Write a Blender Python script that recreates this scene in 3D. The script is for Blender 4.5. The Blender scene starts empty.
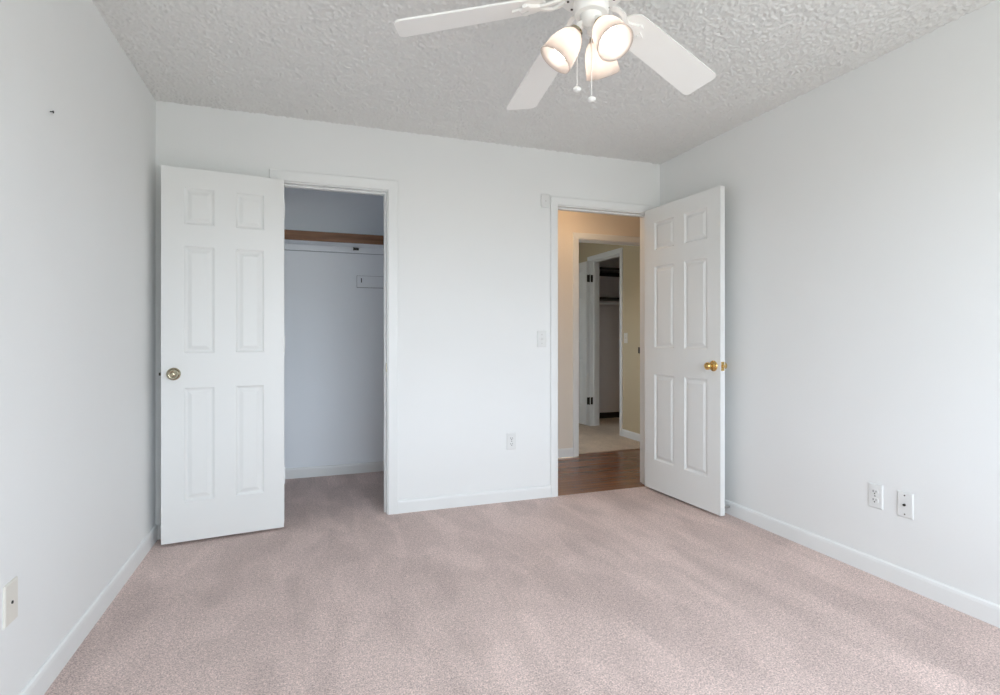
import bpy, bmesh, math, random
import numpy as np
from mathutils import Vector, Matrix

random.seed(4)
SC = bpy.context.scene
COL = SC.collection
PI = math.pi

# ------------------------------------------------------------------ camera
W = 3.322            # room width (x), back wall face at y = 0
H = 2.44             # ceiling height
YF = -3.95           # front wall (behind the camera)
cam_d = bpy.data.cameras.new('camera')
cam = bpy.data.objects.new('camera', cam_d); COL.objects.link(cam)
cam.location = (0.789, -3.4888, 1.1239)
cam.rotation_euler = (PI / 2, 0, -0.34193)
cam_d.sensor_width = 36.0
cam_d.lens = 544.04 / 1000 * 36.0
cam_d.shift_y = -10.5 / 1000
cam_d.clip_start = 0.02
SC.camera = cam

# ------------------------------------------------------------------ view, world, daylight
SC.view_settings.view_transform = 'Standard'
SC.view_settings.look = 'None'
SC.view_settings.gamma = 1.0
SC.view_settings.use_curve_mapping = False
SC.view_settings.exposure = 0.0
WORLD_STRENGTH = 12.2
world = bpy.data.worlds.new('daylight'); SC.world = world
world.use_nodes = True
nt = world.node_tree; nt.nodes.clear()
wo = nt.nodes.new('ShaderNodeOutputWorld'); bg = nt.nodes.new('ShaderNodeBackground')
tc = nt.nodes.new('ShaderNodeTexCoord'); sp = nt.nodes.new('ShaderNodeSeparateXYZ')
rp = nt.nodes.new('ShaderNodeValToRGB')
nt.links.new(tc.outputs['Generated'], sp.inputs[0]); nt.links.new(sp.outputs['Z'], rp.inputs[0])
rp.color_ramp.elements[0].position = 0.0; rp.color_ramp.elements[0].color = (0.36, 0.375, 0.36, 1)
rp.color_ramp.elements[1].position = 0.08; rp.color_ramp.elements[1].color = (0.79, 0.89, 1.0, 1)
nt.links.new(rp.outputs[0], bg.inputs['Color']); bg.inputs['Strength'].default_value = WORLD_STRENGTH
nt.links.new(bg.outputs[0], wo.inputs[0])
try:
    SC.cycles.max_bounces = 16; SC.cycles.diffuse_bounces = 10
    SC.cycles.transparent_max_bounces = 16
    SC.cycles.use_denoising = True
except Exception:
    pass

def portal(name, loc, rot, sx, sy):
    l = bpy.data.lights.new(name, 'AREA'); l.shape = 'RECTANGLE'; l.size = sx; l.size_y = sy
    o = bpy.data.objects.new(name, l); COL.objects.link(o); o.location = loc; o.rotation_euler = rot
    l.cycles.is_portal = True
    return o
WIN = (0.80, 2.95, 0.70, 2.18)          # window in the front wall x0 x1 z0 z1
portal('daylight_portal', ((WIN[0] + WIN[1]) / 2, YF - 0.11, (WIN[2] + WIN[3]) / 2), (PI / 2, 0, 0), WIN[1] - WIN[0], WIN[3] - WIN[2])
portal('far_daylight_portal', (1.94, 1.8, 1.45), (0, -PI / 2, 0), 0.9, 0.8)

# ------------------------------------------------------------------ materials
def mat(name, col, rough=0.5, metal=0.0, bump=None, var=None, spec=0.5, **kw):
    m = bpy.data.materials.new(name); m.use_nodes = True
    n = m.node_tree; b = n.nodes['Principled BSDF']
    b.inputs['Base Color'].default_value = (*col, 1); b.inputs['Roughness'].default_value = rough
    b.inputs['Metallic'].default_value = metal
    b.inputs['Specular IOR Level'].default_value = spec
    t = n.nodes.new('ShaderNodeTexCoord')
    if bump:
        sc, st, dist = bump
        x = n.nodes.new('ShaderNodeTexNoise'); x.inputs['Scale'].default_value = sc; x.inputs['Detail'].default_value = 3
        n.links.new(t.outputs['Object'], x.inputs['Vector'])
        bp = n.nodes.new('ShaderNodeBump'); bp.inputs['Strength'].default_value = st; bp.inputs['Distance'].default_value = dist
        n.links.new(x.outputs['Fac'], bp.inputs['Height']); n.links.new(bp.outputs[0], b.inputs['Normal'])
    if var:
        sc, amt = var
        x = n.nodes.new('ShaderNodeTexNoise'); x.inputs['Scale'].default_value = sc; x.inputs['Detail'].default_value = 4
        n.links.new(t.outputs['Object'], x.inputs['Vector'])
        r = n.nodes.new('ShaderNodeMapRange'); r.inputs['To Min'].default_value = 1 - amt; r.inputs['To Max'].default_value = 1 + amt
        r.inputs['From Min'].default_value = 0.3; r.inputs['From Max'].default_value = 0.7
        n.links.new(x.outputs['Fac'], r.inputs['Value'])
        v = n.nodes.new('ShaderNodeVectorMath'); v.operation = 'SCALE'; v.inputs[0].default_value = col
        n.links.new(r.outputs[0], v.inputs['Scale']); n.links.new(v.outputs[0], b.inputs['Base Color'])
    return m

M = {}
M['wall'] = mat('wall_paint', (0.795, 0.808, 0.803), 0.6, bump=(90, 0.12, 0.003), var=(1.4, 0.012))
M['trim'] = mat('trim_paint', (0.79, 0.805, 0.80), 0.38, bump=(60, 0.05, 0.002))
M['door'] = mat('door_paint', (0.775, 0.787, 0.775), 0.4, bump=(70, 0.05, 0.002))
M['closet'] = mat('closet_paint', (0.90, 0.94, 0.98), 0.65, bump=(90, 0.1, 0.003))
M['hall'] = mat('hall_paint', (0.78, 0.71, 0.62), 0.6, bump=(90, 0.1, 0.003))
M['sage'] = mat('far_room_paint', (0.56, 0.475, 0.32), 0.6, bump=(90, 0.1, 0.003))
M['dim'] = mat('far_closet_paint', (0.78, 0.74, 0.72), 0.65)
M['white'] = mat('white_ceiling_paint', (0.75, 0.75, 0.73), 0.7)
M['plate'] = mat('white_plastic', (0.74, 0.75, 0.74), 0.35)
M['ivory'] = mat('ivory_plastic', (0.72, 0.70, 0.64), 0.35)
M['joint_shade'] = mat('painted_joint_shade', (0.32, 0.34, 0.37), 0.8)  # grey that paints shadow lines round the closet boards
M['dark'] = mat('dark_slot', (0.02, 0.02, 0.02), 0.6)
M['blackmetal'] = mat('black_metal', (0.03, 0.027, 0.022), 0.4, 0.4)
M['brass'] = mat('polished_brass', (0.72, 0.49, 0.19), 0.13, 1.0)
M['agedbrass'] = mat('aged_brass', (0.50, 0.45, 0.33), 0.22, 1.0)
M['steel'] = mat('dull_steel', (0.55, 0.54, 0.52), 0.35, 1.0)
M['fan'] = mat('fan_white_enamel', (0.85, 0.85, 0.83), 0.35)
M['blade'] = mat('fan_blade_white', (0.87, 0.87, 0.85), 0.45, var=(8, 0.01))
M['screw'] = mat('dark_screw', (0.10, 0.09, 0.08), 0.4, 0.8)

def popcorn():
    m = mat('popcorn_ceiling', (0.745, 0.75, 0.735), 0.9, spec=0.1)
    n = m.node_tree; b = n.nodes['Principled BSDF']
    t = n.nodes.new('ShaderNodeTexCoord')
    x = n.nodes.new('ShaderNodeTexNoise'); x.inputs['Scale'].default_value = 170; x.inputs['Detail'].default_value = 2
    n.links.new(t.outputs['Object'], x.inputs['Vector'])
    bp = n.nodes.new('ShaderNodeBump'); bp.inputs['Strength'].default_value = 0.5; bp.inputs['Distance'].default_value = 0.003
    n.links.new(x.outputs['Fac'], bp.inputs['Height']); n.links.new(bp.outputs[0], b.inputs['Normal'])
    return m
M['popcorn'] = popcorn()

def carpet(name, col, patchy):
    m = mat(name, col, 0.95, spec=0.05)
    n = m.node_tree; b = n.nodes['Principled BSDF']
    L = n.links.new
    t = n.nodes.new('ShaderNodeTexCoord')
    def noise(scale, detail, dist=0.0, stretch=None, rot=0.0):
        x = n.nodes.new('ShaderNodeTexNoise'); x.inputs['Scale'].default_value = scale
        x.inputs['Detail'].default_value = detail; x.inputs['Distortion'].default_value = dist
        if stretch:
            mp = n.nodes.new('ShaderNodeMapping'); mp.inputs['Scale'].default_value = stretch
            mp.inputs['Rotation'].default_value = (0, 0, rot)
            L(t.outputs['Object'], mp.inputs['Vector']); L(mp.outputs[0], x.inputs['Vector'])
        else:
            L(t.outputs['Object'], x.inputs['Vector'])
        return x.outputs['Fac']
    def rng(s, a, c, lo=0.3, hi=0.7):
        r = n.nodes.new('ShaderNodeMapRange'); r.inputs['From Min'].default_value = lo; r.inputs['From Max'].default_value = hi
        r.inputs['To Min'].default_value = a; r.inputs['To Max'].default_value = c; L(s, r.inputs['Value']); return r.outputs[0]
    def mul(a, c):
        k = n.nodes.new('ShaderNodeMath'); k.operation = 'MULTIPLY'; L(a, k.inputs[0]); L(c, k.inputs[1]); return k.outputs[0]
    f = mul(rng(noise(190, 3), 0.60, 1.40), rng(noise(70, 3), 0.86, 1.14))
    f = mul(f, rng(noise(1.6, 3, 0.6), 1 - patchy, 1 + patchy, 0.35, 0.65))
    f = mul(f, rng(noise(1.5, 2, 0.6, (3.2, 0.9, 1.0), 0.45), 1 - patchy * 0.8, 1 + patchy * 0.8, 0.44, 0.56))
    f = mul(f, rng(noise(1.7, 1, 0.3, (2.6, 0.8, 1.0), -0.7), 1 - patchy * 0.6, 1 + patchy * 0.6, 0.48, 0.52))
    f = mul(f, rng(noise(9, 3, 0.5), 0.97, 1.03))
    v = n.nodes.new('ShaderNodeVectorMath'); v.operation = 'SCALE'; v.inputs[0].default_value = col
    L(f, v.inputs['Scale']); L(v.outputs[0], b.inputs['Base Color'])
    bp = n.nodes.new('ShaderNodeBump'); bp.inputs['Strength'].default_value = 0.8; bp.inputs['Distance'].default_value = 0.006
    L(noise(230, 3), bp.inputs['Height']); L(bp.outputs[0], b.inputs['Normal'])
    return m
M['carpet'] = carpet('mauve_carpet', (0.63, 0.51, 0.475), 0.06)
M['carpet2'] = carpet('beige_carpet', (0.62, 0.52, 0.42), 0.04)

def wood(name, c1, c2, rough, planks=False, axis='X'):
    m = mat(name, c1, rough)
    n = m.node_tree; b = n.nodes['Principled BSDF']; L = n.links.new
    t = n.nodes.new('ShaderNodeTexCoord'); mp = n.nodes.new('ShaderNodeMapping')
    mp.inputs['Scale'].default_value = (1.5, 22, 22)
    L(t.outputs['Object'], mp.inputs['Vector'])
    x = n.nodes.new('ShaderNodeTexNoise'); x.inputs['Scale'].default_value = 1.6; x.inputs['Detail'].default_value = 6; x.inputs['Distortion'].default_value = 0.6
    L(mp.outputs[0], x.inputs['Vector'])
    r = n.nodes.new('ShaderNodeValToRGB')
    r.color_ramp.elements[0].position = 0.33; r.color_ramp.elements[0].color = (*c2, 1)
    r.color_ramp.elements[1].position = 0.66; r.color_ramp.elements[1].color = (*c1, 1)
    L(x.outputs['Fac'], r.inputs[0])
    out = r.outputs[0]
    if planks:
        k = n.nodes.new('ShaderNodeTexBrick'); k.offset = 0.37
        k.inputs['Scale'].default_value = 1.0; k.inputs['Brick Width'].default_value = 0.9; k.inputs['Row Height'].default_value = 0.057
        k.inputs['Mortar Size'].default_value = 0.0012; k.inputs['Color1'].default_value = (1, 1, 1, 1)
        k.inputs['Color2'].default_value = (0.72, 0.68, 0.66, 1); k.inputs['Mortar'].default_value = (0.5, 0.45, 0.42, 1)
        L(t.outputs['Object'], k.inputs['Vector'])
        mx = n.nodes.new('ShaderNodeMix'); mx.data_type = 'RGBA'; mx.blend_type = 'MULTIPLY'; mx.inputs[0].default_value = 1.0
        L(out, mx.inputs[6]); L(k.outputs['Color'], mx.inputs[7]); out = mx.outputs[2]
    L(out, b.inputs['Base Color'])
    return m
M['hardwood'] = wood('hall_hardwood', (0.31, 0.145, 0.07), (0.20, 0.085, 0.04), 0.24, True)
M['shelfwood'] = wood('brown_shelf_edge', (0.30, 0.145, 0.07), (0.17, 0.075, 0.035), 0.45)

def frosted():
    m = bpy.data.materials.new('frosted_glass'); m.use_nodes = True
    n = m.node_tree; b = n.nodes['Principled BSDF']; L = n.links.new
    b.inputs['Base Color'].default_value = (0.24, 0.225, 0.215, 1); b.inputs['Roughness'].default_value = 0.25
    tr = n.nodes.new('ShaderNodeBsdfTranslucent'); tr.inputs['Color'].default_value = (0.95, 0.89, 0.85, 1)
    mx = n.nodes.new('ShaderNodeMixShader'); mx.inputs[0].default_value = 0.42
    L(b.outputs[0], mx.inputs[1]); L(tr.outputs[0], mx.inputs[2]); L(mx.outputs[0], n.nodes['Material Output'].inputs[0])
    return m
M['frost'] = frosted()
def emit(name, col, s):
    m = bpy.data.materials.new(name); m.use_nodes = True
    n = m.node_tree; b = n.nodes['Principled BSDF']
    b.inputs['Base Color'].default_value = (0.9, 0.9, 0.9, 1)
    b.inputs['Emission Color'].default_value = (*col, 1); b.inputs['Emission Strength'].default_value = s
    return m
M['bulb'] = emit('lit_bulb', (1.0, 0.89, 0.80), 21.0)
M['halllamp'] = emit('hall_lamp_glass', (1.0, 0.64, 0.34), 19.0)
def pane():
    m = bpy.data.materials.new('window_glass'); m.use_nodes = True
    n = m.node_tree; L = n.links.new
    tr = n.nodes.new('ShaderNodeBsdfTransparent'); gl = n.nodes.new('ShaderNodeBsdfGlossy'); gl.inputs['Roughness'].default_value = 0.02
    mx = n.nodes.new('ShaderNodeMixShader'); mx.inputs[0].default_value = 0.05
    L(tr.outputs[0], mx.inputs[1]); L(gl.outputs[0], mx.inputs[2]); L(mx.outputs[0], n.nodes['Material Output'].inputs[0])
    return m
M['glass'] = pane()

# ------------------------------------------------------------------ mesh helpers
def NB(): return bmesh.new()
def box(bm, x0, x1, y0, y1, z0, z1, mtx=None):
    vs = [bm.verts.new(Vector(p) if mtx is None else mtx @ Vector(p)) for p in
          [(x0, y0, z0), (x1, y0, z0), (x1, y1, z0), (x0, y1, z0), (x0, y0, z1), (x1, y0, z1), (x1, y1, z1), (x0, y1, z1)]]
    for f in [(0, 3, 2, 1), (4, 5, 6, 7), (0, 1, 5, 4), (1, 2, 6, 5), (2, 3, 7, 6), (3, 0, 4, 7)]:
        bm.faces.new([vs[i] for i in f])
def bevel(bm, w=0.002, seg=2):
    bmesh.ops.bevel(bm, geom=bm.edges[:], offset=w, segments=seg, affect='EDGES', clamp_overlap=True)
def lathe(bm, prof, n=32, mtx=None, cap0=True, cap1=True):
    """prof: list of (r, h) spun about local z"""
    rings = []
    for r, h in prof:
        ring = []
        for i in range(n):
            a = 2 * PI * i / n
            p = Vector((r * math.cos(a), r * math.sin(a), h))
            ring.append(bm.verts.new(p if mtx is None else mtx @ p))
        rings.append(ring)
    for a, b in zip(rings, rings[1:]):
        for i in range(n):
            bm.faces.new([a[i], a[(i + 1) % n], b[(i + 1) % n], b[i]])
    if cap0: bm.faces.new(rings[0][::-1])
    if cap1: bm.faces.new(rings[-1])
def tube(bm, pts, rad, n=8):
    pts = [Vector(p) for p in pts]
    rings = []
    for k, p in enumerate(pts):
        d = (pts[min(k + 1, len(pts) - 1)] - pts[max(k - 1, 0)]).normalized()
        u = d.cross(Vector((0, 0, 1)))
        if u.length < 1e-3: u = d.cross(Vector((1, 0, 0)))
        u.normalize(); v = d.cross(u)
        r = rad[k] if isinstance(rad, (list, tuple)) else rad
        rings.append([bm.verts.new(p + u * r * math.cos(2 * PI * i / n) + v * r * math.sin(2 * PI * i / n)) for i in range(n)])
    for a, b in zip(rings, rings[1:]):
        for i in range(n):
            bm.faces.new([a[i], a[(i + 1) % n], b[(i + 1) % n], b[i]])
    bm.faces.new(rings[0][::-1]); bm.faces.new(rings[-1])
def obj(name, bm, m, parent=None, smooth=False, **props):
    bmesh.ops.recalc_face_normals(bm, faces=bm.faces[:])
    me = bpy.data.meshes.new(name); bm.to_mesh(me); bm.free()
    if smooth:
        me.polygons.foreach_set('use_smooth', [True] * len(me.polygons))
        me.set_sharp_from_angle(angle=math.radians(40))
    me.materials.append(m)
    o = bpy.data.objects.new(name, me); COL.objects.link(o)
    if parent: o.parent = parent
    for k, v in props.items(): o[k] = v
    return o
def struct(name, bm, m, smooth=False, parent=None):
    o = obj(name, bm, m, parent, smooth)
    if parent is None: o['kind'] = 'structure'
    return o
def thing(name, label, cat, loc=(0, 0, 0), rotz=0.0, group=None, kind=None):
    o = bpy.data.objects.new(name, None); COL.objects.link(o)
    o.location = loc; o.rotation_euler = (0, 0, rotz)
    o['label'] = label; o['category'] = cat
    if group: o['group'] = group
    if kind: o['kind'] = kind
    return o

def wall(name, axis, a0, a1, b0, b1, m, holes=(), z0=0.0, z1=H):
    """axis 'x': runs along x from a0 to a1, thickness y b0..b1; axis 'y' likewise. holes: (s0, s1, h0, h1)"""
    bm = NB()
    def bx(s0, s1, h0, h1):
        if s1 - s0 < 1e-4 or h1 - h0 < 1e-4: return
        if axis == 'x': box(bm, s0, s1, b0, b1, h0, h1)
        else: box(bm, b0, b1, s0, s1, h0, h1)
    s = a0
    for (s0, s1, h0, h1) in sorted(holes):
        bx(s, s0, z0, z1); bx(s0, s1, z0, h0); bx(s0, s1, h1, z1); s = s1
    bx(s, a1, z0, z1)
    return struct(name, bm, m)

# opening sizes (clear inside the jambs)
CL = (0.652, 1.270, 2.047)      # bedroom closet
EN = (2.466, 3.225, 2.052)      # bedroom entry
FD = (3.212, 3.972, 2.042)      # far side of the hall
FC = (1.900, 2.580, 2.075)      # closet in the far room (along y)
J = 0.018                       # jamb board thickness
XF = 4.16                       # far room right wall
XR = 4.70
YC = 1.14                       # bedroom closet back wall
Y1, Y2 = 1.10, 1.22             # far hall wall
YE = 3.10                       # end wall of the far closet

# ------------------------------------------------------------------ room shell
def floor_slab(name, x0, x1, y0, y1, m, z=0.0):
    bm = NB(); box(bm, x0, x1, y0, y1, z - 0.05, z); return struct(name, bm, m)
bm = NB()
box(bm, -0.12, W + 0.12, YF - 0.12, 0.0, -0.05, 0.0)
box(bm, CL[0] - J, CL[1] + J, 0.0, 0.12, -0.05, 0.0)
box(bm, -0.12, 1.90, 0.12, YC, -0.05, 0.0)
struct('floor', bm, M['carpet'])
bm = NB()
box(bm, EN[0] - J, EN[1] + J, 0.0, 0.12, -0.05, -0.004)
box(bm, 1.9, XR, 0.12, Y1, -0.05, -0.004)
box(bm, FD[0] - J, FD[1] + J, Y1, 1.195, -0.05, -0.004)
struct('floor_hall', bm, M['hardwood'])
bm = NB()
box(bm, FD[0] - J, FD[1] + J, 1.195, Y2, -0.05, 0.004)
box(bm, 2.0, 5.0, Y2, 4.6, -0.05, 0.004)
struct('floor_far_room', bm, M['carpet2'])

wall('wall_left', 'y', YF - 0.12, YC + 0.12, -0.12, 0.0, M['wall'])
wall('wall_right', 'y', YF - 0.12, 0.0, W, W + 0.12, M['wall'])
wall('wall_front', 'x', 0.0, W, YF - 0.12, YF, M['wall'], [WIN])
wall('wall_back', 'x', 0.0, XR + 0.12, 0.0, 0.12, M['wall'],
     [(CL[0] - J, CL[1] + J, 0, CL[2] + J), (EN[0] - J, EN[1] + J, 0, EN[2] + J)])
wall('wall_closet_back', 'x', 0.0, 1.9, YC, YC + 0.12, M['closet'])
wall('wall_closet_right', 'y', 0.12, YC + 0.12, 1.9, 2.0, M['closet'])
wall('wall_hall_far', 'x', 2.0, 5.12, Y1, Y2, M['hall'], [(FD[0] - J, FD[1] + J, 0, FD[2] + J)])
wall('wall_hall_end', 'y', 0.12, Y1, XR, XR + 0.12, M['hall'])
wall('wall_far_room_right', 'y', Y2, 4.6, XF, XF + 0.12, M['sage'], [(FC[0] - J, FC[1] + J, 0, FC[2] + J)])
wall('wall_far_room_back', 'x', 2.0, 5.2, 4.6, 4.72, M['sage'])
wall('wall_far_room_left', 'y', YC + 0.12, 4.6, 1.88, 2.0, M['sage'], [(1.4, 2.2, 1.0, 1.9)])
wall('wall_far_closet_back', 'y', Y2, 3.10, 5.0, 5.12, M['dim'])
wall('wall_far_closet_end', 'x', XF + 0.12, 5.12, YE, YE + 0.12, M['dim'])

# popcorn ceiling of the bedroom: a finely displaced sheet
def popcorn_sheet(name, x0, x1, y0, y1, z, step, m):
    nx = int((x1 - x0) / step) + 1; ny = int((y1 - y0) / step) + 1
    rng = np.random.default_rng(7)
    def lattice(cell):
        gx = int((x1 - x0) / cell) + 3; gy = int((y1 - y0) / cell) + 3
        g = rng.random((gy, gx))
        u = np.linspace(0, (x1 - x0) / cell, nx); v = np.linspace(0, (y1 - y0) / cell, ny)
        iu = u.astype(int); iv = v.astype(int); fu = u - iu; fv = v - iv
        fu = fu * fu * (3 - 2 * fu); fv = fv * fv * (3 - 2 * fv)
        a = g[np.ix_(iv, iu)] * (1 - fu) + g[np.ix_(iv, iu + 1)] * fu
        b = g[np.ix_(iv + 1, iu)] * (1 - fu) + g[np.ix_(iv + 1, iu + 1)] * fu
        return a * (1 - fv)[:, None] + b * fv[:, None]
    h = 0.55 * lattice(0.0105) + 0.45 * lattice(0.0078)
    h = np.clip((h - 0.36) * 2.8, 0, 1)
    X, Y = np.meshgrid(np.linspace(x0, x1, nx), np.linspace(y0, y1, ny))
    Z = z - 0.0060 * h
    co = np.stack([X, Y, Z], -1).reshape(-1, 3).astype(np.float32)
    idx = np.arange(nx * ny).reshape(ny, nx)
    q = np.stack([idx[:-1, :-1], idx[1:, :-1], idx[1:, 1:], idx[:-1, 1:]], -1).reshape(-1, 4)   # normals down
    me = bpy.data.meshes.new(name)
    me.vertices.add(len(co)); me.vertices.foreach_set('co', co.ravel())
    me.loops.add(q.size); me.loops.foreach_set('vertex_index', q.ravel().astype(np.int32))
    me.polygons.add(len(q)); me.polygons.foreach_set('loop_start', np.arange(0, q.size, 4, dtype=np.int32))
    me.update(calc_edges=True); me.validate()
    me.polygons.foreach_set('use_smooth', np.ones(len(q), dtype=bool))
    me.materials.append(m)
    o = bpy.data.objects.new(name, me); COL.objects.link(o); o['kind'] = 'structure'
    return o
popcorn_sheet('ceiling', 0.0, W, YF, 0.0, H, 0.004, M['popcorn'])
bm = NB(); box(bm, -0.12, W + 0.12, YF - 0.12, 0.12, H + 0.001, H + 0.1); struct('ceiling_slab', bm, M['white'])
bm = NB(); box(bm, -0.12, 2.0, 0.12, YC + 0.12, H, H + 0.1); struct('ceiling_closet', bm, M['closet'])
bm = NB(); box(bm, 2.0, XR + 0.12, 0.12, Y1, H, H + 0.1); struct('ceiling_hall', bm, M['white'])
bm = NB(); box(bm, 1.88, 5.2, Y1, 4.72, H, H + 0.1); struct('ceiling_far_room', bm, M['white'])

# ------------------------------------------------------------------ windows (behind the camera and in the far room)
def window(name, F, a0, a1, b0, b1):
    root = thing(name, 'white framed double sash window', 'window', kind='structure')
    del root['label']; del root['category']
    bm = NB()
    t = 0.05
    for (p0, p1, q0, q1) in [(a0, a0 + t, b0, b1), (a1 - t, a1, b0, b1), (a0 + t, a1 - t, b0, b0 + t), (a0 + t, a1 - t, b1 - t, b1),
                             ((a0 + a1) / 2 - t / 2, (a0 + a1) / 2 + t / 2, b0 + t, b1 - t)]:
        pts = [F(p0, q0, 0.03), F(p1, q1, 0.08)]
        lo = [min(u, v) for u, v in zip(*pts)]; hi = [max(u, v) for u, v in zip(*pts)]
        box(bm, lo[0], hi[0], lo[1], hi[1], lo[2], hi[2])
    obj('window_frame', bm, M['trim'], root)
    bm = NB(); vs = [bm.verts.new(F(a, b, 0.055)) for a, b in [(a0 + t, b0 + t), (a1 - t, b0 + t), (a1 - t, b1 - t), (a0 + t, b1 - t)]]
    bm.faces.new(vs); obj('window_pane', bm, M['glass'], root)
window('window_1', lambda a, b, d: Vector((a, YF - d, b)), *WIN)
window('window_2', lambda a, b, d: Vector((2.0 - d, a, b)), 1.4, 2.2, 1.0, 1.9)

# ------------------------------------------------------------------ door frames
def sweep_frame(bm, F, a0, a1, top, prof, zb=0.0):
    """mitred U-shaped sweep of prof [(out, d)] round an opening a0..a1, top; F(a, b, d) -> world"""
    path = []
    n = len(prof)
    rings = []
    for k in range(4):
        ring = []
        for out, d in prof:
            if k == 0: p = (a0 - out, zb)
            elif k == 1: p = (a0 - out, top + out)
            elif k == 2: p = (a1 + out, top + out)
            else: p = (a1 + out, zb)
            ring.append(bm.verts.new(F(p[0], p[1], d)))
        rings.append(ring)
    for r, s in zip(rings, rings[1:]):
        for i in range(n):
            bm.faces.new([r[i], r[(i + 1) % n], s[(i + 1) % n], s[i]])
    bm.faces.new(rings[0]); bm.faces.new(rings[-1][::-1])
def door_frame(name, Fr, a0, a1, top, depth, width=0.066, both=None, mjamb=None, mcas=None):
    """Fr(a, b, d): d < 0 into the wall. casing on the near face, jamb, door stop"""
    mc = mcas or M['trim']
    bm = NB()
    r = 0.006
    prof = [(r, 0.0), (r, 0.009), (r + 0.004, 0.012), (width * 0.55, 0.014), (width - 0.012, 0.016), (width - 0.004, 0.016), (width, 0.012), (width, 0.0)]
    sweep_frame(bm, Fr, a0, a1, top, prof)
    root = struct(name, bm, mc)
    if both is not None:
        bm = NB(); sweep_frame(bm, lambda a, b, d: Fr(a, b, -depth - d), a0, a1, top, prof)
        obj('casing', bm, both, root)
    bm = NB(); sweep_frame(bm, Fr, a0, a1, top, [(0, -0.0005), (0, -depth + 0.0005), (J - 0.0005, -depth + 0.0005), (J - 0.0005, -0.0005)])
    obj('jamb', bm, mjamb or mc, root)
    bm = NB(); sweep_frame(bm, Fr, a0, a1, top, [(-0.011, -0.042), (-0.011, -0.074), (0.0002, -0.074), (0.0002, -0.042)])
    obj('door_stop', bm, mjamb or mc, root)
    return root
t1 = door_frame('trim_1', lambda a, b, d: Vector((a, -d, b)), *CL, 0.12, 0.069, both=M['closet'])
t2 = door_frame('trim_2', lambda a, b, d: Vector((a, -d, b)), *EN, 0.12, 0.062, both=M['trim'])
t3 = door_frame('trim_3', lambda a, b, d: Vector((a, Y1 - d, b)), *FD, 0.12, 0.064, both=M['trim'])
t4 = door_frame('trim_4', lambda a, b, d: Vector((XF - d, a, b)), *FC, 0.12, 0.062, both=M['dim'])

# strike plates on the jambs
def strike(parent, x0, x1, y0, y1, z, h, m):
    bm = NB(); box(bm, x0, x1, y0, y1, z - h / 2, z + h / 2); return obj('strike_plate', bm, m, parent)
strike(t1, CL[1] - 0.002, CL[1] - 0.0003, 0.006, 0.034, 0.93, 0.057, M['agedbrass'])
strike(t2, EN[0] + 0.0003, EN[0] + 0.002, 0.004, 0.034, 0.94, 0.057, M['agedbrass'])
strike(t3, FD[1] - 0.024, FD[1] - 0.0003, Y2 - 0.03, Y2 + 0.004, 0.99, 0.062, M['blackmetal'])

# ------------------------------------------------------------------ baseboards
def base_prof(F):  # F(d, z)
    return [F(0, 0.0), F(0.012, 0.0), (F(0.012, 0.068)), F(0.0095, 0.078), F(0.004, 0.084), F(0, 0.084)]
def baseboard(name, segs, m):
    bm = NB()
    for p0, p1, nrm in segs:
        p0 = Vector(p0); p1 = Vector(p1); nn = Vector(nrm)
        pr = [(0, 0), (0.012, 0), (0.012, 0.066), (0.0095, 0.078), (0.004, 0.083), (0, 0.083)]
        A = [bm.verts.new((p0.x + nn.x * d, p0.y + nn.y * d, z)) for d, z in pr]
        B = [bm.verts.new((p1.x + nn.x * d, p1.y + nn.y * d, z)) for d, z in pr]
        for i in range(6): bm.faces.new([A[i], A[(i + 1) % 6], B[(i + 1) % 6], B[i]])
        bm.faces.new(A); bm.faces.new(B[::-1])
    return struct(name, bm, m)
baseboard('baseboard_left', [((0, YF), (0, 0), (1, 0))], M['trim'])
baseboard('baseboard_right', [((W, YF), (W, 0), (-1, 0))], M['trim'])
bb = baseboard('baseboard_back', [((0.012, 0), (CL[0] - 0.069, 0), (0, -1)), ((CL[1] + 0.0695, 0), (EN[0] - 0.062, 0), (0, -1)),], M['trim'])
baseboard('baseboard_front', [((0.012, YF), (W - 0.012, YF), (0, 1))], M['trim'])
baseboard('baseboard_closet', [((0, YC), (1.9, YC), (0, -1))], M['trim'])
baseboard('baseboard_hall', [((2.0, Y1), (FD[0] - 0.064, Y1), (0, -1)), ((FD[1] + 0.064, Y1), (XR, Y1), (0, -1))], M['trim'])
baseboard('baseboard_far_room', [((XF, Y2), (XF, FC[0] - 0.062), (-1, 0)), ((XF, FC[1] + 0.062), (XF, 4.6), (-1, 0))], M['trim'])
baseboard('baseboard_far_closet', [((XF + 0.12, YE), (5.0, YE), (0, -1)), ((5.0, Y2), (5.0, YE - 0.012), (-1, 0))], M['blackmetal'])

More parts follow.
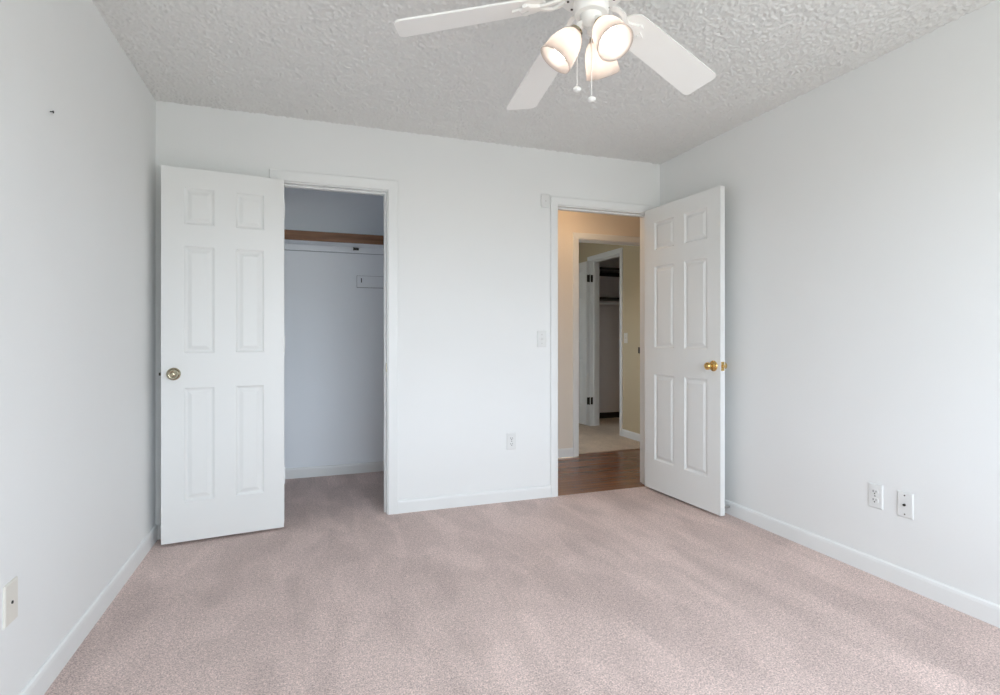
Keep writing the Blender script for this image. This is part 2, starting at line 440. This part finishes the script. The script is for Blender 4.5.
# ------------------------------------------------------------------ six panel doors
def panel_door_mesh(w, h, t):
    bm = NB()
    s = w / 0.612
    xs = [0, 0.108 * s, 0.252 * s, 0.360 * s, 0.504 * s, w]      # from the free edge
    k = (w - 0.612) * 0.5
    st = 0.106 if w < 0.65 else 0.113; pw = (w - 2 * st - (0.106 if w < 0.65 else 0.100)) / 2
    xs = [0, st, st + pw, w - st - pw, w - st, w]
    zs = [0] + [q * h / 2.027 for q in (0.215, 0.832, 1.022, 1.604, 1.722, 1.922)] + [h]
    for side in (-1, 1):
        y = side * t / 2
        def V(x, z, d): return bm.verts.new((x, y - side * d, z))
        for i in range(5):
            for j in range(7):
                x0, x1, z0, z1 = xs[i], xs[i + 1], zs[j], zs[j + 1]
                if i in (1, 3) and j in (1, 3, 5):
                    steps = [(0, 0), (0.006, 0.0055), (0.012, 0.0085), (0.018, 0.0085), (0.036, 0.0015), (0.040, 0.001)]
                    prev = None
                    for ins, dep in steps:
                        ring = [V(x0 + ins, z0 + ins, dep), V(x1 - ins, z0 + ins, dep), V(x1 - ins, z1 - ins, dep), V(x0 + ins, z1 - ins, dep)]
                        if prev:
                            for a in range(4): bm.faces.new([prev[a], prev[(a + 1) % 4], ring[(a + 1) % 4], ring[a]])
                        prev = ring
                    bm.faces.new(prev)
                else:
                    bm.faces.new([V(x0, z0, 0), V(x1, z0, 0), V(x1, z1, 0), V(x0, z1, 0)])
    def quad(pts): bm.faces.new([bm.verts.new(p) for p in pts])
    for a, b in zip(xs, xs[1:]):
        for z in (0, h): quad([(a, -t / 2, z), (b, -t / 2, z), (b, t / 2, z), (a, t / 2, z)])
    for a, b in zip(zs, zs[1:]):
        for x in (0, w): quad([(x, -t / 2, a), (x, -t / 2, b), (x, t / 2, b), (x, t / 2, a)])
    bmesh.ops.remove_doubles(bm, verts=bm.verts[:], dist=1e-5)
    return bm
def knob(parent, x, y, z, side, m, lab=None):
    """round knob with rosette; side +1/-1 along local y, starting at the face y"""
    R = Matrix.Translation((x, y, z)) @ Matrix.Rotation(-side * PI / 2, 4, 'X')
    bm = NB()
    lathe(bm, [(0.012, 0.004), (0.0115, 0.022), (0.014, 0.028), (0.020, 0.034), (0.0235, 0.041), (0.0245, 0.048), (0.0235, 0.054), (0.019, 0.059), (0.0165, 0.0585), (0.0115, 0.055), (0.0095, 0.0565), (0.003, 0.0575)], 32, R)
    k = obj('door_knob', bm, m, parent, True)
    bm = NB()
    lathe(bm, [(0.034, 0.0), (0.034, 0.002), (0.031, 0.006), (0.027, 0.0075), (0.024, 0.006), (0.018, 0.008), (0.014, 0.013), (0.011, 0.014)], 32, R)
    r = obj('rosette', bm, m, k, True)
    return k
def hinge(parent, x, y, z, m, h=0.089, leaf_dir=(0, 1)):
    bm = NB()
    lathe(bm, [(0.003, -0.006), (0.0055, -0.003), (0.0055, h + 0.003), (0.003, h + 0.006)], 12, Matrix.Translation((x, y, z - h / 2)))
    dx, dy = leaf_dir
    box(bm, min(x, x + dx), max(x, x + dx), min(y, y + dy), max(y, y + dy), z - h / 2, z + h / 2)
    return obj('hinge', bm, m, parent, True)

def make_door(name, label, hx, hy, ang, w, h, t, yshift, knob_m, knob_z, hinge_m, zb=0.015):
    """local x runs from the hinge edge to the free edge; slab is centred on y = yshift"""
    root = thing(name, label, 'door', (hx, hy, zb), math.radians(ang), kind='structure')
    bm = panel_door_mesh(w, h, t)
    leaf = obj('door_leaf', bm, M['door'], root); leaf.location = (0, yshift, 0)
    if knob_m is not None:
        for s in (-1, 1):
            knob(root, w - 0.058, yshift + s * t / 2, knob_z - zb, s, knob_m)
        bm = NB(); box(bm, w - 0.0005, w + 0.0012, yshift - 0.0125, yshift + 0.0125, knob_z - zb - 0.028, knob_z - zb + 0.028)
        lp = obj('latch_plate', bm, knob_m, root)
        bm = NB(); box(bm, w, w + 0.011, yshift - 0.006, yshift + 0.006, knob_z - zb - 0.008, knob_z - zb + 0.008)
        obj('latch_bolt', bm, M['blackmetal'] if w < 0.65 else knob_m, lp)
    return root

T = 0.035
# closet door folded back towards the left wall: near face from (0.059,-0.15) to (0.666,-0.075)
A = Vector((0.666, -0.075)); B = Vector((0.059, -0.150)); d = (B - A).normalized()
ang = math.degrees(math.atan2(d.y, d.x))
d1 = make_door('door_1', 'white six panel closet door with a brass knob, folded back in the left corner', A.x, A.y, ang, 0.612, 2.027, T, -T / 2 if False else 0, M['agedbrass'], 0.925, M['trim'])
# near face is local +y -> shift slab half a thickness away from the viewer
for c in d1.children:
    pass
off = Vector((-math.sin(math.radians(ang)), math.cos(math.radians(ang)))) * (-T / 2)
d1.location.x += off.x; d1.location.y += off.y
for z in (0.30, 1.07, 1.85):
    hinge(d1, -0.001, T / 2 + 0.0015 - 0.006, z, M['trim'], leaf_dir=(0.004, -0.025))
# entry door opened 93 degrees: near face starts at (3.165,-0.03)
ang2 = -90 + 3.0
d2 = make_door('door_2', 'white six panel bedroom door with a polished brass knob, standing open by the right wall', 3.165, -0.030, ang2, 0.745, 2.046, T, 0, M['brass'], 0.942, M['trim'])
a2 = math.radians(ang2)
off = Vector((-math.sin(a2), math.cos(a2))) * (T / 2)
d2.location.x += off.x; d2.location.y += off.y
for z in (0.22, 1.02, 1.80):
    hinge(d2, -0.004, T / 2 + 0.001, z, M['trim'], leaf_dir=(0.004, -0.030))
# closet door in the far room, folded back flat against the sage wall
d3 = make_door('door_3', 'white closet door of the far room, folded back against the wall with black hinges', XF - 0.022 - T / 2, FC[1] + 0.004, 92.0, 0.60, 2.060, T, 0, M['agedbrass'], 0.93, M['blackmetal'])
for z in (0.32, 1.86):
    bm = NB()
    box(bm, XF - 0.050, XF - 0.020, FC[1] + 0.0015, FC[1] + 0.0035, z - 0.045, z + 0.045)
    box(bm, XF + 0.001, XF + 0.031, FC[1] - 0.0025, FC[1] - 0.0004, z - 0.045, z + 0.045)
    lathe(bm, [(0.0055, -0.047), (0.0055, 0.047)], 12, Matrix.Translation((XF - 0.018, FC[1] - 0.001, z)))
    hh = obj('hinge', bm, M['blackmetal'], t4)

# ------------------------------------------------------------------ closet fittings
sh = thing('closet_shelf', 'white closet shelf with a brown wooden front edge and white cleat', 'shelf', (0, YC, 1.86))
bm = NB(); box(bm, 0.0005, 1.8995, -0.280, 0.0, 0.0, 0.018); obj('shelf_board', bm, M['closet'], sh)
bm = NB(); box(bm, 0.0005, 1.8995, -0.300, -0.280, -0.011, 0.060); bevel(bm, 0.002); obj('front_edge', bm, M['shelfwood'], sh, label='brown wooden front edge')
bm = NB(); box(bm, 0.0005, 1.8995, -0.024, -0.0005, -0.045, 0.0); obj('cleat', bm, M['closet'], sh)
bm = NB(); box(bm, 0.0005, 1.8995, -0.004, -0.0005, -0.049, -0.045); obj('joint_shadow_line', bm, M['joint_shade'], sh)  # thin grey strip painting the shadow line below the cleat
bm = NB(); box(bm, 1.155, 1.195, -0.036, -0.024, -0.024, -0.006)
box(bm, 1.150, 1.158, -0.040, -0.024, -0.026, -0.004); obj('bracket', bm, M['blackmetal'], sh, label='small black metal bracket')
pp = thing('slotted_panel', 'flat white board with a dark slot on the closet back wall below the shelf', 'panel', (1.183, YC, 1.535))
bm = NB(); box(bm, 0, 0.42, -0.020, -0.0003, 0, 0.092); obj('board', bm, M['closet'], pp)
bm = NB(); box(bm, -0.003, 0.423, -0.004, -0.0004, -0.004, 0.096); obj('joint_shadow_line', bm, M['joint_shade'], pp)  # grey rim painting the shadow line round the board
bm = NB(); box(bm, 0.030, 0.037, -0.0215, -0.0195, 0.038, 0.074); obj('slot', bm, M['dark'], pp)

# far closet: shelf, rod, dark board across the top
fs = thing('closet_shelf', 'dark closet shelf with a pale hanging rod inside the far closet', 'shelf', (XF + 0.12, YE, 1.62))
LS = 5.0 - XF - 0.12
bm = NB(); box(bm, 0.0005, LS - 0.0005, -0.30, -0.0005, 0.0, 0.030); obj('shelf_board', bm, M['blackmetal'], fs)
bm = NB(); box(bm, 0.0005, LS - 0.0005, -0.018, -0.0005, -0.085, 0.0); obj('cleat', bm, M['dim'], fs)
bm = NB(); tube(bm, [(0.0005, -0.22, -0.045), (LS - 0.0005, -0.22, -0.045)], 0.016, 12); obj('rod', bm, M['trim'], fs, True)
fs2 = thing('upper_board', 'dark board at the top of the far closet', 'shelf', (XF + 0.12, YE, 2.01))
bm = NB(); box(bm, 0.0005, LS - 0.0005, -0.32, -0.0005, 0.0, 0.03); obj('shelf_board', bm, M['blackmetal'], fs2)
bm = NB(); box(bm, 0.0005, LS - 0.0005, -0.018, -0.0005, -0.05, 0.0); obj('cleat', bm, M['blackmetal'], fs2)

# ------------------------------------------------------------------ wall plates (local frame: x right, y out towards the room = -y, z up)
def plate_mesh(w, h, t=0.006):
    bm = NB()
    r = []
    for ins, y in [(0, -0.0003), (0, -t * 0.45), (0.003, -t * 0.9), (0.006, -t)]:
        r.append([bm.verts.new(p) for p in [(-w / 2 + ins, y, -h / 2 + ins), (w / 2 - ins, y, -h / 2 + ins), (w / 2 - ins, y, h / 2 - ins), (-w / 2 + ins, y, h / 2 - ins)]])
    for a, b in zip(r, r[1:]):
        for i in range(4): bm.faces.new([a[i], a[(i + 1) % 4], b[(i + 1) % 4], b[i]])
    bm.faces.new(r[0][::-1]); bm.faces.new(r[-1])
    return bm
RX = Matrix.Rotation(PI / 2, 4, 'X')        # lathe axis z -> -y
def screw(parent, x, z, y=-0.006, r=0.0035, m=None):
    bm = NB(); lathe(bm, [(r, 0), (r, 0.0008), (r * 0.6, 0.0014)], 12, Matrix.Translation((x, y, z)) @ RX)
    return obj('screw', bm, m or M['screw'], parent)
def outlet(name, label, loc, rotz):
    r = thing(name, label, 'outlet', loc, rotz)
    obj('cover_plate', plate_mesh(0.070, 0.114), M['plate'], r)
    for zc in (-0.0195, 0.0195):
        bm = NB()
        n = 28; top = []; bot = []
        for i in range(n):
            a = 2 * PI * i / n
            x = 0.0172 * math.cos(a); z = max(-0.0125, min(0.0125, 0.0172 * math.sin(a)))
            top.append(bm.verts.new((x, -0.0085, z + zc))); bot.append(bm.verts.new((x, -0.0055, z + zc)))
        bm.faces.new(top); bm.faces.new(bot[::-1])
        for i in range(n): bm.faces.new([top[i], top[(i + 1) % n], bot[(i + 1) % n], bot[i]])
        rc = obj('receptacle', bm, M['plate'], r)
        bm = NB()
        box(bm, -0.0085, -0.0055, -0.0090, -0.0083, zc - 0.002, zc + 0.0075)
        box(bm, 0.0055, 0.0082, -0.0090, -0.0083, zc - 0.001, zc + 0.0065)
        lathe(bm, [(0.0032, 0), (0.0032, 0.0006)], 10, Matrix.Translation((0, -0.0084, zc - 0.0075)) @ RX)
        obj('slots', bm, M['dark'], rc)
    screw(r, 0, 0, r=0.003)
    return r
outlet('power_outlet', 'white duplex outlet on the back wall beside the bedroom doorway', (2.113, 0, 0.410), 0)
outlet('power_outlet', 'white duplex outlet low on the right wall, nearer the door', (W, -1.664, 0.374), -PI / 2)
jp = thing('cable_plate', 'white wall plate with a cable jack low on the right wall', 'wall plate', (W, -1.799, 0.371), -PI / 2)
obj('cover_plate', plate_mesh(0.070, 0.114), M['plate'], jp)
bm = NB(); lathe(bm, [(0.0055, 0), (0.0055, 0.006), (0.003, 0.006), (0.003, 0.002)], 14, Matrix.Translation((0, -0.006, 0)) @ RX); obj('cable_jack', bm, M['blackmetal'], jp)
screw(jp, 0, 0.042); screw(jp, 0, -0.042)
bp = thing('cable_plate', 'ivory wall plate with a small centre hole low on the left wall', 'wall plate', (0, -1.579, 0.375), PI / 2)
obj('cover_plate', plate_mesh(0.074, 0.118), M['ivory'], bp)
bm = NB(); lathe(bm, [(0.0045, 0), (0.0045, 0.002), (0.003, 0.002)], 14, Matrix.Translation((0, -0.006, 0)) @ RX); obj('cable_jack', bm, M['dark'], bp)
def light_switch(label, loc, rotz, m, w=0.070):
    r = thing('light_switch', label, 'light switch', loc, rotz)
    obj('cover_plate', plate_mesh(w, 0.114), m, r)
    bm = NB(); box(bm, -0.006, 0.006, -0.0075, -0.0055, -0.013, 0.013)
    fr = obj('toggle_frame', bm, m, r)
    bm = NB(); box(bm, -0.004, 0.004, -0.0165, -0.0070, -0.002, 0.008, Matrix.Rotation(math.radians(20), 4, 'X')); obj('toggle', bm, m, fr)
    screw(r, 0, 0.030, m=M['steel']); screw(r, 0, -0.030, m=M['steel'])
    return r
light_switch('white toggle light switch on the back wall left of the bedroom doorway', (2.340, 0, 1.110), 0, M['plate'])
light_switch('ivory light switch on the far room wall seen through both doorways', (XF, 1.776, 1.113), -PI / 2, M['ivory'])
# blank rounded chime plate beside the top of the entry casing
dc = thing('wall_sensor', 'small white rounded sensor plate on the back wall at the top left of the doorway', 'sensor', (2.3655, 0, 2.078), 0)
bm = NB()
n = 40; rings = []
for ins, y in [(0, -0.0003), (0, -0.011), (0.003, -0.014), (0.006, -0.015)]:
    ring = []
    for i in range(n):
        a = 2 * PI * i / n
        ca, sa = math.cos(a), math.sin(a)
        e = 0.35
        x = math.copysign(abs(ca) ** e, ca) * (0.034 - ins); z = math.copysign(abs(sa) ** e, sa) * (0.047 - ins)
        ring.append(bm.verts.new((x, y, z)))
    rings.append(ring)
for a, b in zip(rings, rings[1:]):
    for i in range(n): bm.faces.new([a[i], a[(i + 1) % n], b[(i + 1) % n], b[i]])
bm.faces.new(rings[0][::-1]); bm.faces.new(rings[-1])
obj('cover_plate', bm, M['plate'], dc, True)
bm = NB(); lathe(bm, [(0.004, 0), (0.004, 0.001)], 12, Matrix.Translation((0, -0.015, -0.004)) @ RX); obj('indicator', bm, M['steel'], dc)

# door stop on the right baseboard behind the entry door
ds = thing('door_bumper', 'small black tipped door stop on the right baseboard behind the open door', 'door stop', (W - 0.012, -0.735, 0.052), 0)
bm = NB(); tube(bm, [(-0.0002, 0, 0), (-0.045, 0, 0)], [0.006, 0.0045], 10); obj('rod', bm, M['steel'], ds, True)
bm = NB(); tube(bm, [(-0.040, 0, 0), (-0.043, 0, 0), (-0.056, 0, 0), (-0.059, 0, 0)], [0.008, 0.0105, 0.0105, 0.008], 14); obj('rubber_tip', bm, M['dark'], ds, True)
# nail left in the left wall
bm = NB(); lathe(bm, [(0.0015, 0.0), (0.0015, 0.008), (0.0045, 0.008), (0.0045, 0.0095)], 10, Matrix.Translation((0.0002, -1.322, 1.860)) @ Matrix.Rotation(PI / 2, 4, 'Y'))  # dark peg mesh added to draw a chipped hole
nl = obj('nailhole', bm, M['dark'], None); nl['label'] = 'small dark nail high on the left wall'; nl['category'] = 'nailhole'

# ------------------------------------------------------------------ hall ceiling lamp
hl = thing('ceiling_light', 'round flush ceiling lamp with warm glass in the hall', 'ceiling lamp', (2.95, 0.58, H))
bm = NB(); lathe(bm, [(0.15, -0.0003), (0.15, -0.02), (0.14, -0.03)], 32); obj('rim', bm, M['fan'], hl, True)
bm = NB(); lathe(bm, [(0.135, -0.03), (0.125, -0.055), (0.09, -0.08), (0.04, -0.092), (0.004, -0.095)], 32); obj('glass_bowl', bm, M['halllamp'], hl, True)

# ------------------------------------------------------------------ ceiling fan
FX, FY, FZ = 1.66, -1.923, 2.231     # point where the blade axes meet
fan = thing('ceiling_fan', 'white five blade ceiling fan with three lit frosted glass shades', 'ceiling fan', (FX, FY, H))
def dz(z): return z - H
bm = NB(); lathe(bm, [(0.075, -0.0045), (0.085, -0.02), (0.088, -0.055), (0.075, -0.075), (0.06, -0.08)], 40); obj('ceiling_canopy', bm, M['fan'], fan, True)
bm = NB()
lathe(bm, [(0.055, -0.078), (0.10, -0.085), (0.124, -0.105), (0.130, -0.135), (0.130, -0.165), (0.122, -0.190), (0.108, -0.203), (0.100, -0.212), (0.090, -0.221), (0.062, -0.224), (0.02, -0.224)], 48)
motor = obj('motor_housing', bm, M['fan'], fan, True)
for i in range(10):
    a = 2 * PI * i / 10 + 0.2
    bm = NB(); lathe(bm, [(0.0042, 0), (0.0042, -0.003), (0.002, -0.004)], 10, Matrix.Translation((0.074 * math.cos(a), 0.074 * math.sin(a), -0.2222)))
    obj('screw', bm, M['screw'], motor)
DRO = 0.182; PIT = -0.199; TH0 = 0.309; R1 = 0.640
for k in range(5):
    th = TH0 + k * 2 * PI / 5
    a = Vector((math.cos(th) * math.cos(DRO), math.sin(th) * math.cos(DRO), -math.sin(DRO)))
    b = Vector((-math.sin(th) * math.cos(PIT), math.cos(th) * math.cos(PIT), math.sin(PIT)))
    c = a.cross(b).normalized()
    O = Vector((0, 0, FZ - H))
    MX = Matrix(((a.x, b.x, c.x, O.x), (a.y, b.y, c.y, O.y), (a.z, b.z, c.z, O.z), (0, 0, 0, 1)))
    # blade outline: rounded root, slightly widening, rounded tip corners
    w0, w1 = 0.062, 0.071
    r0 = 0.150
    out = []
    for q in range(13):                      # root arc (half ellipse)
        t = PI / 2 + PI * q / 12
        out.append((r0 + 0.055 + 0.055 * math.cos(t), w0 * math.sin(t)))
    rc = 0.022
    for q in range(7):
        t = -PI / 2 + PI / 2 * q / 6
        out.append((R1 - rc + rc * math.cos(t), -w1 + rc + rc * math.sin(t)))
    for q in range(7):
        t = PI / 2 * q / 6
        out.append((R1 - rc + rc * math.cos(t), w1 - rc + rc * math.sin(t)))
    bm = NB()
    up = [bm.verts.new(MX @ Vector((x, y, 0.003))) for x, y in out]
    lo = [bm.verts.new(MX @ Vector((x, y, -0.003))) for x, y in out]
    bm.faces.new(up); bm.faces.new(lo[::-1])
    for i in range(len(out)):
        j = (i + 1) % len(out); bm.faces.new([up[i], lo[i], lo[j], up[j]])
    obj('blade', bm, M['blade'], fan)
    # blade iron: scrolled bracket under the blade root
    bm = NB()
    def ribbon(pts, wd, th_):
        """flat ribbon along pts (local x, y, z), width wd list"""
        rings = []
        for i, p in enumerate(pts):
            p0 = Vector(pts[max(i - 1, 0)]); p1 = Vector(pts[min(i + 1, len(pts) - 1)])
            tdir = (p1 - p0); side = Vector((-tdir.y, tdir.x, 0))
            if side.length < 1e-6: side = Vector((0, 1, 0))
            side.normalize(); P = Vector(p); ww = wd[i] if isinstance(wd, list) else wd
            rings.append([bm.verts.new(MX @ (P + side * ww + Vector((0, 0, th_)))), bm.verts.new(MX @ (P - side * ww + Vector((0, 0, th_)))),
                          bm.verts.new(MX @ (P - side * ww - Vector((0, 0, th_)))), bm.verts.new(MX @ (P + side * ww - Vector((0, 0, th_))))])
        for r, s in zip(rings, rings[1:]):
            for i in range(4): bm.faces.new([r[i], r[(i + 1) % 4], s[(i + 1) % 4], s[i]])
        bm.faces.new(rings[0]); bm.faces.new(rings[-1][::-1])
    for s in (-1, 1):
        pts = [(0.085, 0.014 * s, 0.000), (0.105, 0.026 * s, -0.006), (0.128, 0.028 * s, -0.010), (0.150, 0.018 * s, -0.010), (0.168, 0.010 * s, -0.008), (0.19, 0.006 * s, -0.007)]
        ribbon(pts, [0.010, 0.009, 0.008, 0.008, 0.008, 0.006], 0.0035)
        arc = [(0.185 + 0.0 * q, 0, 0) for q in range(1)]
        pts = [(0.165 + 0.060 * math.sin(t) , s * (0.006 + 0.040 * (1 - math.cos(t)) / 1.2), -0.007) for t in [0.1 + 1.35 * i / 8 for i in range(9)]]
        ribbon(pts, [0.010, 0.012, 0.013, 0.014, 0.013, 0.012, 0.011, 0.009, 0.006], 0.006)
    ribbon([(0.17, 0, -0.007), (0.20, 0, -0.007), (0.235, 0, -0.007), (0.262, 0, -0.007)], [0.010, 0.016, 0.013, 0.005], 0.0035)
    iron = obj('blade_iron', bm, M['fan'], fan)
    for (x, y) in [(0.236, 0.0), (0.212, 0.034), (0.212, -0.034)]:
        bm = NB(); lathe(bm, [(0.0042, -0.0103), (0.0042, -0.0125), (0.002, -0.0138)], 10, MX @ Matrix.Translation((x, y, 0)))
        obj('screw', bm, M['fan'], iron)
# light kit
bm = NB()
lathe(bm, [(0.050, -0.222), (0.056, -0.230), (0.057, -0.262), (0.052, -0.270), (0.035, -0.272), (0.033, -0.284), (0.029, -0.298), (0.020, -0.308), (0.013, -0.314), (0.012, -0.322), (0.013, -0.328), (0.008, -0.336), (0.003, -0.338)], 40)
kit = obj('light_kit', bm, M['fan'], fan, True)
YAW = 0.34193
def horiz(az):   # azimuth measured clockwise from the camera's forward direction
    t = YAW + math.radians(az)
    return Vector((math.sin(t), math.cos(t), 0))
for az in (30, 150, -90):
    hdir = horiz(az)
    tilt = math.radians(36)
    neck = hdir * 0.048 + Vector((0, 0, dz(2.118)))
    axis = (hdir * math.sin(tilt) - Vector((0, 0, math.cos(tilt)))).normalized()
    u = axis.cross(Vector((0, 0, 1))).normalized(); v = axis.cross(u)
    MS = Matrix(((u.x, v.x, axis.x, neck.x), (u.y, v.y, axis.y, neck.y), (u.z, v.z, axis.z, neck.z), (0, 0, 0, 1)))
    bm = NB(); tube(bm, [hdir * 0.020 + Vector((0, 0, dz(2.152))), hdir * 0.036 + Vector((0, 0, dz(2.142))), neck - axis * 0.012, neck + axis * 0.004], [0.008, 0.008, 0.009, 0.012], 14)
    arm = obj('lamp_arm', bm, M['fan'], fan, True)
    bm = NB(); lathe(bm, [(0.012, -0.010), (0.022, -0.004), (0.0235, 0.012), (0.019, 0.016)], 28, MS); obj('socket_cup', bm, M['agedbrass'], arm, True)
    # tulip shade: open bell with wall thickness
    prof_o = [(0.0215, 0.000), (0.026, 0.008), (0.037, 0.022), (0.046, 0.042), (0.051, 0.062), (0.0535, 0.084), (0.056, 0.104), (0.0585, 0.117)]
    prof_i = [(r - 0.0028, h) for r, h in prof_o][::-1]
    prof = prof_o + [(0.0571, 0.1182)] + prof_i
    bm = NB(); lathe(bm, prof, 44, MS, cap0=False, cap1=False)
    obj('lamp_shade', bm, M['frost'], arm, True, label='frosted glass bell shade')
    bm = NB(); lathe(bm, [(0.010, 0.012), (0.012, 0.034), (0.020, 0.054), (0.0265, 0.071), (0.0275, 0.082), (0.023, 0.095), (0.013, 0.104), (0.003, 0.107)], 28, MS)
    obj('bulb', bm, M['bulb'], arm, True, label='lit white bulb')
# pull chains
rgt = horiz(90)
for px, zt, zb in ((-0.046, 2.150, 1.932), (0.001, 2.112, 1.900)):
    base = rgt * px - horiz(0) * 0.006
    bm = NB(); tube(bm, [base + Vector((0, 0, dz(zt))), base + Vector((0, 0, dz(zb)))], 0.0013, 6)
    ch = obj('pull_chain', bm, M['fan'], fan)
    bm = NB()
    lathe(bm, [(0.002, 0.009), (0.006, 0.0075), (0.0125, 0.003), (0.0135, -0.002), (0.011, -0.006), (0.005, -0.009), (0.001, -0.0095)], 20, Matrix.Translation(base + Vector((0, 0, dz(zb) - 0.006))))
    obj('pull_knob', bm, M['fan'], ch, True)
